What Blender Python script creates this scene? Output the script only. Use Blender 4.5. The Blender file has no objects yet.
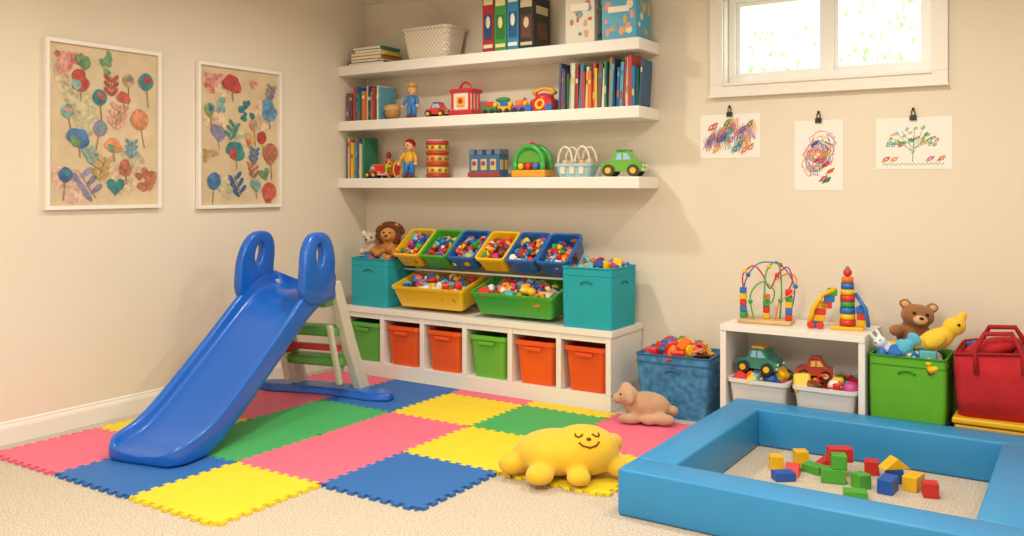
import bpy, bmesh, math, random
from mathutils import Matrix, Vector, Euler
C=bpy.context.scene.collection
R=random.Random(7)
def lin(h):
    h=h.lstrip('#'); v=[int(h[i:i+2],16)/255 for i in (0,2,4)]
    return tuple((c/12.92 if c<=.04045 else ((c+.055)/1.055)**2.4) for c in v)
_mc={}
def mat(col,rough=.45,bump=0.0,scale=60,var=0.0,coat=0.0,sheen=0.0,name=None,vscale=8):
    key=(col,rough,bump,scale,var,coat,sheen,vscale)
    if key in _mc: return _mc[key]
    m=bpy.data.materials.new(name or 'mat_'+col.strip('#')); m.use_nodes=True
    nt=m.node_tree; b=nt.nodes['Principled BSDF']; c=lin(col)
    b.inputs['Base Color'].default_value=(*c,1); b.inputs['Roughness'].default_value=rough
    if coat: b.inputs['Coat Weight'].default_value=coat; b.inputs['Coat Roughness'].default_value=.15
    if sheen: b.inputs['Sheen Weight'].default_value=sheen
    tc=nt.nodes.new('ShaderNodeTexCoord')
    if var:
        n=nt.nodes.new('ShaderNodeTexNoise'); n.inputs['Scale'].default_value=vscale; n.inputs['Detail'].default_value=4
        r=nt.nodes.new('ShaderNodeValToRGB')
        r.color_ramp.elements[0].position=.3; r.color_ramp.elements[1].position=.7
        r.color_ramp.elements[0].color=(*[max(0,x*(1-var)) for x in c],1); r.color_ramp.elements[1].color=(*[min(1,x*(1+var*.6)) for x in c],1)
        nt.links.new(tc.outputs['Object'],n.inputs['Vector']); nt.links.new(n.outputs['Fac'],r.inputs['Fac']); nt.links.new(r.outputs['Color'],b.inputs['Base Color'])
    if bump:
        n=nt.nodes.new('ShaderNodeTexNoise'); n.inputs['Scale'].default_value=scale; n.inputs['Detail'].default_value=6
        bp=nt.nodes.new('ShaderNodeBump'); bp.inputs['Strength'].default_value=bump; bp.inputs['Distance'].default_value=.01
        nt.links.new(tc.outputs['Object'],n.inputs['Vector']); nt.links.new(n.outputs['Fac'],bp.inputs['Height']); nt.links.new(bp.outputs['Normal'],b.inputs['Normal'])
    _mc[key]=m; return m
def T(loc=(0,0,0),rot=(0,0,0),sc=(1,1,1)):
    return Matrix.Translation(loc)@Euler([math.radians(a) for a in rot]).to_matrix().to_4x4()@Matrix.Diagonal((*sc,1))
class M:
    def __init__(s,name): s.name=name; s.bm=bmesh.new(); s.mats=[]; s.pre=Matrix.Identity(4)
    def mi(s,m):
        if m not in s.mats: s.mats.append(m)
        return s.mats.index(m)
    def raw(s,vs,fs,m,mx=None,smooth=False):
        mx=s.pre@(mx or Matrix.Identity(4)); k=s.mi(m)
        v=[s.bm.verts.new(mx@Vector(p)) for p in vs]
        for f in fs:
            try:
                q=s.bm.faces.new([v[i] for i in f]); q.material_index=k; q.smooth=smooth
            except ValueError: pass
    def tmp(s,t,m,mx,smooth):
        t.verts.index_update(); s.raw([v.co.copy() for v in t.verts],[[v.index for v in f.verts] for f in t.faces],m,mx,smooth); t.free()
    def box(s,c,sz,m,rot=(0,0,0),bev=0,seg=2,taper=None):
        t=bmesh.new(); bmesh.ops.create_cube(t,size=1)
        for v in t.verts:
            if taper and v.co.z>0: v.co.x*=taper[0]; v.co.y*=taper[1]
            v.co=Vector((v.co.x*sz[0],v.co.y*sz[1],v.co.z*sz[2]))
        if bev: bmesh.ops.bevel(t,geom=t.edges[:],offset=bev,segments=seg,affect='EDGES',profile=.5)
        s.tmp(t,m,T(c,rot),False)
    def cyl(s,c,r,h,m,rot=(0,0,0),r2=None,seg=20,smooth=True):
        t=bmesh.new(); bmesh.ops.create_cone(t,cap_ends=True,segments=seg,radius1=r,radius2=r if r2 is None else r2,depth=h)
        t.verts.index_update()
        mx=s.pre@T(c,rot); k=s.mi(m); v=[s.bm.verts.new(mx@a.co) for a in t.verts]
        for f in t.faces:
            q=s.bm.faces.new([v[a.index] for a in f.verts]); q.material_index=k; q.smooth=smooth and len(f.verts)==4
        t.free()
    def ball(s,c,r,m,rot=(0,0,0),seg=16):
        if not hasattr(r,'__len__'): r=(r,r,r)
        t=bmesh.new(); bmesh.ops.create_uvsphere(t,u_segments=seg,v_segments=max(6,seg//2+2),radius=1)
        s.tmp(t,m,T(c,rot,r),True)
    def torus(s,c,Rr,r,m,rot=(0,0,0),n=24,k=8,sc=(1,1,1),arc=360):
        pts=[(Rr*sc[0]*math.cos(math.radians(arc)*i/n),Rr*sc[1]*math.sin(math.radians(arc)*i/n),0) for i in range(n+(arc<360))]
        s.tube(pts,r,m,T(c,rot),closed=arc>=360,k=k)
    def tube(s,pts,r,m,mx=None,closed=False,k=8):
        pts=[Vector(p) for p in pts]; n=len(pts); vs=[];fs=[]
        prev=None
        for i,p in enumerate(pts):
            a=pts[(i-1)%n] if (closed or i>0) else p; b=pts[(i+1)%n] if (closed or i<n-1) else p
            d=(b-a).normalized()
            if prev is None:
                x=d.cross(Vector((0,0,1)));
                if x.length<.1: x=d.cross(Vector((0,1,0)))
            else: x=prev-d*prev.dot(d)
            x.normalize(); prev=x; y=d.cross(x)
            rr=r[i] if hasattr(r,'__len__') else r
            for j in range(k):
                t=2*math.pi*j/k; vs.append(p+(x*math.cos(t)+y*math.sin(t))*rr)
        for i in range(n if closed else n-1):
            for j in range(k):
                a=i*k+j;b=i*k+(j+1)%k;c2=((i+1)%n)*k+(j+1)%k;d2=((i+1)%n)*k+j
                fs.append((a,b,c2,d2))
        if not closed: fs+= [tuple(range(k))[::-1],tuple((n-1)*k+j for j in range(k))]
        s.raw(vs,fs,m,mx,True)
    def loft(s,rings,m,cap0=True,cap1=True,mx=None,smooth=False,loop=False):
        k=len(rings[0]); vs=[p for r in rings for p in r]; fs=[]; n=len(rings)
        for i in range(n if loop else n-1):
            for j in range(k):
                a=i*k; b=((i+1)%n)*k
                fs.append((a+j,a+(j+1)%k,b+(j+1)%k,b+j))
        if not loop:
            if cap0: fs.append(tuple(range(k))[::-1])
            if cap1: fs.append(tuple((n-1)*k+j for j in range(k)))
        s.raw(vs,fs,m,mx,smooth)
    def prism(s,poly,th,m,mx=None):
        n=len(poly); vs=[(x,y,0) for x,y in poly]+[(x,y,th) for x,y in poly]
        fs=[tuple(range(n))[::-1],tuple(range(n,2*n))]+[(i,(i+1)%n,n+(i+1)%n,n+i) for i in range(n)]
        s.raw(vs,fs,m,mx)
    def done(s,loc=(0,0,0),rot=(0,0,0),bevel=0,subsurf=0,parent=None,sc=(1,1,1),recalc=True):
        if recalc: bmesh.ops.recalc_face_normals(s.bm,faces=s.bm.faces[:])
        me=bpy.data.meshes.new(s.name); s.bm.to_mesh(me); s.bm.free()
        for m in s.mats: me.materials.append(m)
        o=bpy.data.objects.new(s.name,me); C.objects.link(o)
        o.location=loc; o.rotation_euler=[math.radians(a) for a in rot]; o.scale=sc
        if bevel:
            b=o.modifiers.new('bevel','BEVEL'); b.width=bevel; b.segments=2; b.limit_method='ANGLE'; b.angle_limit=math.radians(40)
        if subsurf:
            b=o.modifiers.new('sub','SUBSURF'); b.levels=subsurf; b.render_levels=subsurf
        if parent: o.parent=parent
        return o
def ring(w,d,r,z,n=4,cx=0,cy=0):
    out=[]
    for sx,sy,a0 in((1,1,0),(-1,1,90),(-1,-1,180),(1,-1,270)):
        for i in range(n+1):
            a=math.radians(a0+90*i/n); out.append((cx+sx*(w/2-r)+r*math.cos(a),cy+sy*(d/2-r)+r*math.sin(a),z))
    return out
def openbin(mm,wt,dt,wb,db,h,m,th=.008,lip=.012,liph=.02,r=.03,m2=None):
    rs=[ring(wb,db,r,0),ring(wt,dt,r,h-liph)]
    if lip: rs+=[ring(wt+2*lip,dt+2*lip,r+lip,h-liph),ring(wt+2*lip,dt+2*lip,r+lip,h)]
    else: rs+=[ring(wt,dt,r,h)]
    rs+=[ring(wt-2*th,dt-2*th,max(.004,r-th),h),ring(wb-2*th,db-2*th,max(.004,r-th),th)]
    mm.loft(rs,m)
TOYC=['#d8342a','#f0bd14','#2472c4','#36a043','#ec7420','#ece8dc','#c04a90','#5fb8cc','#83452a','#e0963a','#cc2834','#eecb3a','#1c58ac']
TM=[mat(c,.35) for c in TOYC]
def jumble(mm,w,d,z,n,s,rng,dome=.0,mats=None):
    mats=mats or TM
    for _ in range(n):
        x=rng.uniform(-.5,.5); y=rng.uniform(-.5,.5); zz=z+dome*(1-(2*x)**2)*(1-(2*y)**2)+rng.uniform(-.4,.5)*s
        c=(x*w,y*d,zz); m=rng.choice(mats); q=s*rng.uniform(.5,1.25); rot=[rng.uniform(0,180) for _ in range(3)]; k=rng.random()
        if k<.32: mm.box(c,(q,q*rng.uniform(.5,1.2),q*rng.uniform(.5,1)),m,rot,bev=q*.12,seg=1)
        elif k<.44: mm.ball(c,q*.5,m,rot,seg=10)
        elif k<.62: mm.cyl(c,q*.4,q*rng.uniform(.5,1.4),m,rot,seg=12)
        elif k<.76: mm.torus(c,q*.5,q*.17,m,rot,n=14,k=6)
        elif k<.9:
            pre=mm.pre.copy(); mm.pre=pre@T(c,(rng.uniform(-30,30),rng.uniform(-30,30),rng.uniform(0,180)))
            mm.box((0,0,0),(q*1.3,q*.6,q*.35),m,bev=q*.1,seg=1); mm.box((0,0,q*.28),(q*.6,q*.5,q*.3),rng.choice(mats),bev=q*.08,seg=1)
            for a in(-.38,.38): mm.cyl((a*q,0,-q*.18),q*.2,q*.7,TM[8],(90,0,0),seg=10)
            mm.pre=pre
        else: mm.ball(c,(q*.8,q*.4,q*.35),m,rot,seg=10)
def plush(name,balls,m,vox=.008,parent=None,loc=(0,0,0),rot=(0,0,0),sm=8,sc=(1,1,1)):
    mm=M(name)
    for b in balls: mm.ball(b[0],b[1],m,b[2] if len(b)>2 else (0,0,0),seg=20)
    o=mm.done(loc,rot,parent=parent,sc=sc)
    r=o.modifiers.new('r','REMESH'); r.mode='VOXEL'; r.voxel_size=vox; r.use_smooth_shade=True
    q=o.modifiers.new('s','SMOOTH'); q.factor=.6; q.iterations=sm
    return o
# ---------------------------------------------------------------- materials
WALL=mat('#e9dfcd',.85,.06,180,.03,name='painted_wall_cream',vscale=1.2)
CEIL=mat('#f2eee4',.9,name='ceiling_paint')
TRIM=mat('#f1ede4',.4,name='trim_white')
WHITE=mat('#f2eee6',.35,name='white_laminate')
def carpet():
    m=bpy.data.materials.new('carpet_beige'); m.use_nodes=True; nt=m.node_tree; b=nt.nodes['Principled BSDF']; b.inputs['Roughness'].default_value=.97
    tc=nt.nodes.new('ShaderNodeTexCoord'); n=nt.nodes.new('ShaderNodeTexNoise'); n.inputs['Scale'].default_value=130; n.inputs['Detail'].default_value=3
    v=nt.nodes.new('ShaderNodeTexVoronoi'); v.inputs['Scale'].default_value=100
    r=nt.nodes.new('ShaderNodeValToRGB'); e=r.color_ramp.elements; e[0].position=.35; e[0].color=(*lin('#b5a58e'),1); e[1].position=.65; e[1].color=(*lin('#e0d6c6'),1)
    bp=nt.nodes.new('ShaderNodeBump'); bp.inputs['Strength'].default_value=.6; bp.inputs['Distance'].default_value=.006
    for a in (n,v): nt.links.new(tc.outputs['Object'],a.inputs['Vector'])
    nt.links.new(n.outputs['Fac'],r.inputs['Fac']); nt.links.new(r.outputs['Color'],b.inputs['Base Color']); nt.links.new(v.outputs['Distance'],bp.inputs['Height']); nt.links.new(bp.outputs['Normal'],b.inputs['Normal'])
    return m
CARPET=carpet()
# ---------------------------------------------------------------- room shell
XR,YF,H=6.6,-7.2,2.87
def slab(name,lo,hi,m,bevel=0):
    mm=M(name); c=[(a+b)/2 for a,b in zip(lo,hi)]; mm.box(c,[b-a for a,b in zip(lo,hi)],m); return mm.done(bevel=bevel)
slab('floor',(-.2,YF-.2,-.1),(XR+.2,.2,0),CARPET)
slab('ceiling',(-.2,YF-.2,H),(XR+.2,.2,H+.1),CEIL)
slab('wall_left',(-.2,YF,0),(0,.2,H),WALL)
slab('wall_right',(XR,YF,0),(XR+.2,.2,H),WALL)
slab('wall_front',(-.2,YF-.2,0),(XR+.2,YF,H),WALL)
wx0,wx1,wz0,wz1=3.0,4.2,2.04,2.61
mm=M('wall_back')
for lo,hi in (((0,0,0),(wx0,.2,H)),((wx1,0,0),(XR,.2,H)),((wx0,0,0),(wx1,.2,wz0)),((wx0,0,wz1),(wx1,.2,H))):
    mm.box([(a+b)/2 for a,b in zip(lo,hi)],[b-a for a,b in zip(lo,hi)],WALL)
mm.done()
def baseboard(name,p0,p1,nrm):
    prof=[(0,0),(.018,0),(.018,.085),(.013,.1),(.008,.105),(.008,.115),(.003,.122),(0,.122)]
    mm=M(name); rs=[]
    for p in (p0,p1): rs.append([(p[0]+nrm[0]*a,p[1]+nrm[1]*a,z) for a,z in prof])
    mm.loft(rs,TRIM); mm.done()
baseboard('baseboard_left',(0,YF,),(0,0),(1,0))
baseboard('baseboard_back',(0.02,0),(XR,0),(0,-1))
# window
mm=M('window_1')
cw=.08
mm.box(((wx0+wx1)/2,-.012,wz0-cw/2-.001),(wx1-wx0+2*cw,.03,cw),TRIM)
mm.box(((wx0+wx1)/2,-.012,wz1+cw/2+.001),(wx1-wx0+2*cw,.03,cw),TRIM)
for x in (wx0-cw/2,wx1+cw/2): mm.box((x,-.012,(wz0+wz1)/2),(cw,.03,wz1-wz0),TRIM)
mm.box(((wx0+wx1)/2,-.032,wz0-.078),(wx1-wx0+2*cw+.01,.02,.014),TRIM)
mm.box(((wx0+wx1)/2,-.033,wz0-.008),(wx1-wx0,.012,.012),TRIM)
VIN=mat('#f7f6f2',.3,name='window_vinyl')
for z in (wz0+.003,wz1-.003): mm.box(((wx0+wx1)/2,.095,z),(wx1-wx0-.002,.19,.006),TRIM)
for x in (wx0+.004,wx1-.004): mm.box((x,.095,(wz0+wz1)/2),(.007,.188,wz1-wz0-.014),TRIM)
yo=.11; iz0,iz1=wz0+.05,wz1-.05
for c,d in ((wz0+.007,iz0),(iz1,wz1-.007)): mm.box(((wx0+wx1)/2,yo,(c+d)/2),(wx1-wx0-.02,.07,d-c),VIN)
for x in (wx0+.03,wx1-.03): mm.box((x,yo,(iz0+iz1)/2),(.04,.068,iz1-iz0-.001),VIN)
mx_=(wx0+wx1)/2+.02
mm.box((mx_,yo,(iz0+iz1)/2),(.06,.06,iz1-iz0-.001),VIN)
for a,b in ((wx0+.051,mx_-.031),(mx_+.031,wx1-.051)):
    for z in (iz0+.013,iz1-.013): mm.box(((a+b)/2,yo+.01,z),(b-a,.04,.024),VIN)
    for x in (a+.012,b-.012): mm.box((x,yo+.01,(iz0+iz1)/2),(.024,.039,iz1-iz0-.052),VIN)
mm.done()
# garden shrub outside
LEAF=[mat(c,.8) for c in ('#c0cfa8','#d2dec0','#adc094')]
mm=M('garden_shrub')
for i in range(2600):
    gx=R.uniform(.5,9); 
    mm.ball((gx,5.0+R.uniform(-.5,.9),2.6+R.gauss(0,.5)+.3*math.sin(gx*2.3)),(.05,.008,.03),R.choice(LEAF),[R.uniform(0,180) for _ in range(3)],seg=6)
for i in range(6): mm.tube([(1.8+1.1*i,5.3,.0),(1.9+1.1*i,5.3,1.2),(1.75+1.15*i,5.25,3.1)],.015,mat('#c0b4a0',.8),k=6)
mm.done()
slab('garden_ground',(-6,.2,-.12),(12,12,-.02),mat('#c0cfa4',.9,name='grass'))
# ---------------------------------------------------------------- foam mat
t,tx,ty=.591,1.93,-3.02
FC={'y':'#f2d92c','b':'#2a6db8','p':'#ee708c','g':'#43b062'}
FM={k:mat(v,.62,.12,260,.04,name='eva_foam_'+k) for k,v in FC.items()}
NP=9
def edge(L0,a0,a1,vert):
    out=[]; per=t/NP
    n=max(1,round((a1-a0)/per))
    for i in range(n):
        s0=a0+i*per
        for fr,of in ((0.0,-1),(.29,-1),(.21,1),(.79,1),(.71,-1)):
            out.append((L0+of*.011,s0+fr*per))
    return [(x,y) if vert else (y,x) for x,y in out]
def tile(mm,x0,x1,y0,y1,m,trim_top=False):
    bot=edge(y0,x0,x1,False); rgt=edge(x1,y0,y1,True); top=edge(y1,x0,x1,False)[::-1]; lft=edge(x0,y0,y1,True)[::-1]
    poly=[]
    poly+= [p for p in bot if p[0]>x0+.012]
    poly+= [p for p in rgt if p[1]>y0+.012 and p[1]<y1-.001]
    poly+= [p for p in top if p[0]>x0+.012] if not trim_top else [(x1-.011,y1)]
    if trim_top: poly.append((x0-.011,y1))
    poly+= [p for p in lft if p[1]>y0+.012]
    mm.prism(poly,.014,m)
G={-2:'pyppp',-1:'bggbb',0:'yppyp',1:' bygy',2:'  ypp'}
mm=M('foam_puzzle_mat')
for i,s in G.items():
    for j,c in enumerate(s):
        if c==' ': continue
        x0=tx+(i-1)*t; y0=ty+j*t
        if j==4: tile(mm,x0,x0+t,y0,y0+round(.14/(t/NP))*t/NP,FM[c],True)
        else: tile(mm,x0,x0+t,y0,y0+t,FM[c])
mm.done((0,0,.001),recalc=True)
# ---------------------------------------------------------------- shelves
SZ=[2.335,1.905,1.46]; SE=2.57
for z in SZ:
    mm=M('floating_shelf'); mm.box((SE/2+.0005,-.1605,z-.0375),(SE-.002,.319,.075),WHITE); mm.done(bevel=.004)
BOOKC=['#3a5a7a','#a8382f','#d8c9a0','#2f7b5f','#c77d2e','#6a5a44','#d6cfb8','#4181a9','#c34b3b','#e0b93f','#50535a','#8daa9a','#d8762f','#8a5f8f','#ece8dc','#2f71a8','#b8453a','#5fa0b8','#3f6b4a','#28425f']
BM=[mat(c,.6) for c in BOOKC]; PAGE=mat('#efe6cf',.8)
def book(mm,c,w,d,h,m,rot=(0,0,0)):
    pre=mm.pre.copy(); mm.pre=pre@T(c,rot)
    mm.box((0,.004,h/2),(w*.8,d-.006,h-.008),PAGE)
    mm.box((-w*.45,0,h/2),(w*.1,d,h),m); mm.box((w*.45,0,h/2),(w*.1,d,h),m); mm.box((0,-d/2,h/2),(w*.98,.004,h*.998),m)
    if R.random()<.6: mm.box((0,-d/2-.002,h*R.uniform(.6,.85)),(w*.8,.002,h*.1),R.choice(BM))
    if R.random()<.4: mm.box((0,-d/2-.002,h*R.uniform(.15,.4)),(w*.6,.002,h*.16),R.choice(BM))
    mm.pre=pre
def bookrow(name,x0,x1,z,hm,hM,y=-.17,lean=0,mats=None,bmin=.014,bmax=.03):
    mm=M(name); x=x0; lst=list(mats or BM); k=0
    while x<x1-.012:
        if k%len(lst)==0: R.shuffle(lst)
        w=min(R.uniform(bmin,bmax),x1-x); h=R.uniform(hm,hM); d=R.uniform(.14,.19)
        l=lean*R.uniform(.6,1.2) if R.random()<.5 else 0
        book(mm,(x+w/2,y,z+.001+abs(math.sin(math.radians(l)))*w/2),w*.94,d,h,lst[k%len(lst)],(0,l,0)); k+=1; x+=w+abs(math.sin(math.radians(l)))*h*.15
    return mm.done()
# top shelf
z=SZ[0]
mm=M('book_stack'); zz=z+.001
for i in range(6):
    h=R.uniform(.018,.028); w=R.uniform(.32,.42)-(i>3)*.12; mm.box((.25+R.uniform(-.02,.02),-.17,zz+h/2),(w,.22,h),BM[(i*5+10)%16],(0,0,R.uniform(-4,4))); 
    mm.box((.258,-.18,zz+h/2),(w-.03,.215,h*.7),PAGE); zz+=h+.001
mm.done()
WK=bpy.data.materials.new('wicker_white'); WK.use_nodes=True; nt=WK.node_tree; b=nt.nodes['Principled BSDF']; b.inputs['Roughness'].default_value=.7
tc=nt.nodes.new('ShaderNodeTexCoord'); br=nt.nodes.new('ShaderNodeTexChecker'); br.inputs['Scale'].default_value=60; br.inputs['Color1'].default_value=(*lin('#efe7d8'),1); br.inputs['Color2'].default_value=(*lin('#cfc2ab'),1)
nt.links.new(tc.outputs['Object'],br.inputs['Vector']); nt.links.new(br.outputs['Color'],b.inputs['Base Color'])
bp=nt.nodes.new('ShaderNodeBump'); bp.inputs['Strength'].default_value=.6; bp.inputs['Distance'].default_value=.01; nt.links.new(br.outputs['Fac'],bp.inputs['Height']); nt.links.new(bp.outputs['Normal'],b.inputs['Normal'])
mm=M('wicker_basket'); openbin(mm,.44,.25,.37,.2,.23,WK,lip=.006,r=.05)
mm.tube([(x,y,.225) for x,y,_ in ring(.452,.262,.055,0,n=5)],.013,WK,closed=True); mm.done((.83,-.165,z+.001))
def gamebox(name,x0,x1,h,col,c2,c3,d=.22,y=-.17,z=SZ[0],style=0):
    mm=M(name); w=x1-x0; mm.box((0,0,h/2),(w,d,h),mat(col,.4)); f=-d/2-.0015; s=w/2+.0015
    if style==0:
        mm.box((0,f,h*.86),(w*.8,.003,h*.14),mat(c2,.4)); mm.box((0,f,h*.42),(w*.7,.003,h*.42),mat(c3,.4)); mm.ball((0,f,h*.5),(w*.22,.003,h*.12),mat(c2,.4)); mm.box((0,f,h*.1),(w*.8,.003,h*.06),mat(c2,.4))
        mm.box((s,0,h*.75),(.003,d*.7,h*.15),mat(c2,.4)); mm.box((s,0,h*.35),(.003,d*.6,h*.3),mat(c3,.4))
    else:
        for i in range(14):
            mm.ball((R.uniform(-.4,.4)*w,f,h*R.uniform(.12,.88)),(w*R.uniform(.05,.12),.002,w*R.uniform(.05,.14)),mat(R.choice([c2,c3,'#7fb0a8','#d8b060','#e8a090']),.5),seg=10)
            mm.ball((s,R.uniform(-.4,.4)*d,h*R.uniform(.12,.88)),(.002,w*R.uniform(.05,.12),w*R.uniform(.05,.12)),mat(R.choice([c2,c3,'#7fb0a8','#d8b060']),.5),seg=10)
        mm.box((0,f-.001,h*.72),(w*.62,.003,h*.14),mat('#f4efe0',.4))
    return mm.done(((x0+x1)/2,y,z+.001),bevel=.003)
gamebox('board_game_box',1.35,1.445,.42,'#b02c34','#e9d9b8','#2a4a7a')
gamebox('board_game_box',1.451,1.55,.4,'#3f9a4a','#f0e2a0','#2f7a3a')
gamebox('board_game_box',1.556,1.65,.42,'#2f88b8','#f4f0e0','#1f5f90')
gamebox('board_game_box',1.656,1.77,.36,'#2c2c2c','#d9c9a0','#6a3a2c')
gamebox('toy_box',2.02,2.235,.33,'#dfd8c6','#6a8a94','#c87a4a',style=1)
gamebox('toy_box',2.29,2.53,.27,'#4aa6cc','#e8e4c8','#e9a53b',style=1)
mm=M('toy_helicopter'); mm.ball((0,0,.05),(.07,.04,.045),mat('#e08a50',.4)); mm.ball((-.03,-.005,.055),(.042,.038,.036),mat('#b8e0ec',.1)); mm.tube([(.05,0,.06),(.13,0,.075)],[.014,.007],mat('#e08a50',.4)); mm.box((.13,0,.09),(.02,.005,.04),mat('#f4f0e0')); mm.box((0,0,.103),(.17,.014,.004),mat('#f4f0e0'),(0,0,30)); mm.cyl((0,0,.098),.006,.02,mat('#777777'))
for s in(-1,1): mm.tube([(-.05,s*.03,.008),(.05,s*.03,.008)],.005,mat('#f4f0e0')); mm.tube([(0,s*.03,.008),(0,s*.02,.03)],.004,mat('#f4f0e0'))
mm.done((2.4,-.17,z+.275))
# middle shelf
z=SZ[1]
bookrow('book_row',.03,.38,z,.2,.27,lean=0)
mm=M('toy_acorn'); mm.ball((0,0,.05),(.06,.06,.05),mat('#b9854c',.5)); mm.ball((0,0,.085),(.065,.065,.035),mat('#d4aa6c',.7,.3,90)); mm.cyl((0,0,.125),.01,.03,mat('#7a5230')); mm.done((.47,-.22,z+.001))
def doll(name,loc,shirt,pants,hair,h=.2,hat=None):
    mm=M(name); SK=mat('#e8b48c',.5); k=h/.2; mm.pre=Matrix.Scale(k,4)
    for s in(-1,1):
        mm.tube([(s*.02,0,.012),(s*.018,0,.05),(s*.015,0,.085)],[.013,.014,.018],mat(pants)); mm.ball((s*.02,-.008,.01),(.015,.024,.01),mat('#8a2f2a'))
        mm.tube([(s*.025,0,.13),(s*.048,-.005,.105),(s*.056,-.015,.08)],[.014,.011,.009],mat(shirt)); mm.ball((s*.057,-.018,.074),.011,SK)
    mm.ball((0,0,.105),(.032,.024,.038),mat(shirt)); mm.cyl((0,0,.143),.01,.02,SK); mm.ball((0,0,.168),(.028,.027,.03),SK)
    mm.ball((0,.006,.177),(.031,.029,.028),mat(hair,.7))
    for s in(-1,1): mm.ball((s*.011,-.025,.17),.004,mat('#222222'))
    mm.ball((0,-.028,.163),.004,SK); mm.tube([(-.008,-.0255,.156),(0,-.0275,.153),(.008,-.0255,.156)],.0015,mat('#b03030'),k=5)
    if hat: mm.cyl((0,0,.198),.036,.006,mat(hat)); mm.ball((0,0,.2),(.022,.022,.02),mat(hat))
    return mm.done(loc)
doll('boy_doll',(.66,-.22,z+.001),'#3f86c8','#3f86c8','#d8a040',.25,hat='#d8b060')
def car(name,loc,body,roof,L=.2,rotz=0,wheel='#2a2a2c',hub='#f0c030',win='#9fd0e8',parent=None):
    mm=M(name); W=L*.5; bm_=mat(body,.25,coat=.5)
    prof=[(-.5,.12),(-.5,.26),(-.42,.33),(-.24,.36),(-.14,.56),(.18,.58),(.32,.37),(.47,.32),(.5,.22),(.5,.12)]
    rs=[]
    for y,k in((-1,.94),(-.86,1),(.86,1),(1,.94)): rs.append([(x*L*k,y*W/2,(.12+(zz-.12)*k)*L) for x,zz in prof])
    mm.loft(rs,bm_)
    for s in(-1,1):
        mm.prism([(-.12*L,.38*L),(-.085*L,.53*L),(.02*L,.54*L),(.02*L,.38*L)],.004,mat(win,.1),T((0,s*W/2+(.0 if s<0 else -.002),0),(90,0,0)))
        mm.prism([(.05*L,.38*L),(.05*L,.54*L),(.14*L,.54*L),(.24*L,.39*L)],.004,mat(win,.1),T((0,s*W/2+(.0 if s<0 else -.002),0),(90,0,0)))
        for x in(-.29,.29):
            mm.cyl((x*L,s*W/2,.14*L),.14*L,.16*W+.01,mat(wheel,.6),(90,0,0)); mm.cyl((x*L,s*(W/2+.012),.14*L),.07*L,.02,mat(hub,.3),(90,0,0))
    mm.box((0.02*L,0,.6*L),(.3*L,W*.8,.05*L),mat(roof,.3),bev=.01*L)
    for s in(-1,1): mm.ball((.49*L,s*W*.32,.25*L),.035*L,mat('#fff4c0',.2)); mm.ball((-.49*L,s*W*.32,.25*L),.03*L,mat('#c22020',.2))
    mm.box((.5*L,0,.16*L),(.04*L,W*.95,.06*L),mat('#d0d0d0',.3),bev=.005*L)
    return mm.done(loc,(0,0,rotz),parent=parent)
car('toy_car',(.89,-.2,z+.001),'#d8382c','#2a6fc0',.18,10)
mm=M('toy_lantern'); RD=mat('#cc2f36',.3); PK=mat('#f3e0d0',.3)
mm.box((0,0,.02),(.2,.15,.04),RD,bev=.01); mm.box((0,0,.105),(.17,.12,.13),PK,bev=.008); mm.box((0,0,.18),(.2,.15,.03),RD,bev=.01)
for x in(-.075,.075): mm.box((x,-.064,.105),(.018,.006,.12),RD,bev=.002)
mm.box((0,-.064,.1),(.07,.006,.07),mat('#e8b030'),bev=.002); mm.ball((0,-.068,.105),(.02,.006,.02),RD)
for y in(-.04,.0,.04): mm.box((.088,y,.105),(.006,.016,.12),RD,bev=.002)
mm.torus((0,0,.195),.05,.009,RD,(90,0,0),arc=180); mm.done((1.14,-.19,z+.001))
mm=M('toy_train')
for i,(c1,c2) in enumerate((('#3f8f4a','#e03a30'),('#e8b030','#2a6fc0'),('#8a5ab0','#f07f23'))):
    x=i*.125-.125; mm.box((x,0,.035),(.11,.08,.035),mat(c1),bev=.008); mm.box((x-.01,0,.07),(.06,.06,.04),mat(c2),bev=.008); mm.ball((x+.03,0,.065),.022,mat('#f5c518'))
    for s in(-1,1):
        for q in(-.03,.03): mm.cyl((x+q,s*.042,.018),.018,.012,mat('#30333a'),(90,0,0))
mm.cyl((.15,0,.08),.012,.05,mat('#e03a30')); mm.ball((-.03,0,.1),(.06,.03,.02),mat('#3f8f4a')); mm.done((1.5,-.2,z+.001))
mm=M('toy_telephone'); mm.box((0,0,.045),(.22,.14,.09),RD,bev=.02,taper=(.75,.8)); mm.ball((0,0,.09),(.07,.06,.04),RD); mm.torus((0,-.062,.05),.03,.01,mat('#f5c518'),(75,0,0))
mm.tube([(-.08,0,.12),(-.06,0,.15),(0,0,.16),(.06,0,.15),(.08,0,.12)],[.024,.014,.012,.014,.024],mat('#e8a53a'));
for s in(-1,1): mm.cyl((s*.08,-.075,.025),.025,.02,mat('#2a6fc0'),(90,0,0))
mm.done((1.81,-.2,z+.001))
bookrow('book_row',1.95,2.545,z,.24,.335,lean=3)
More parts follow.
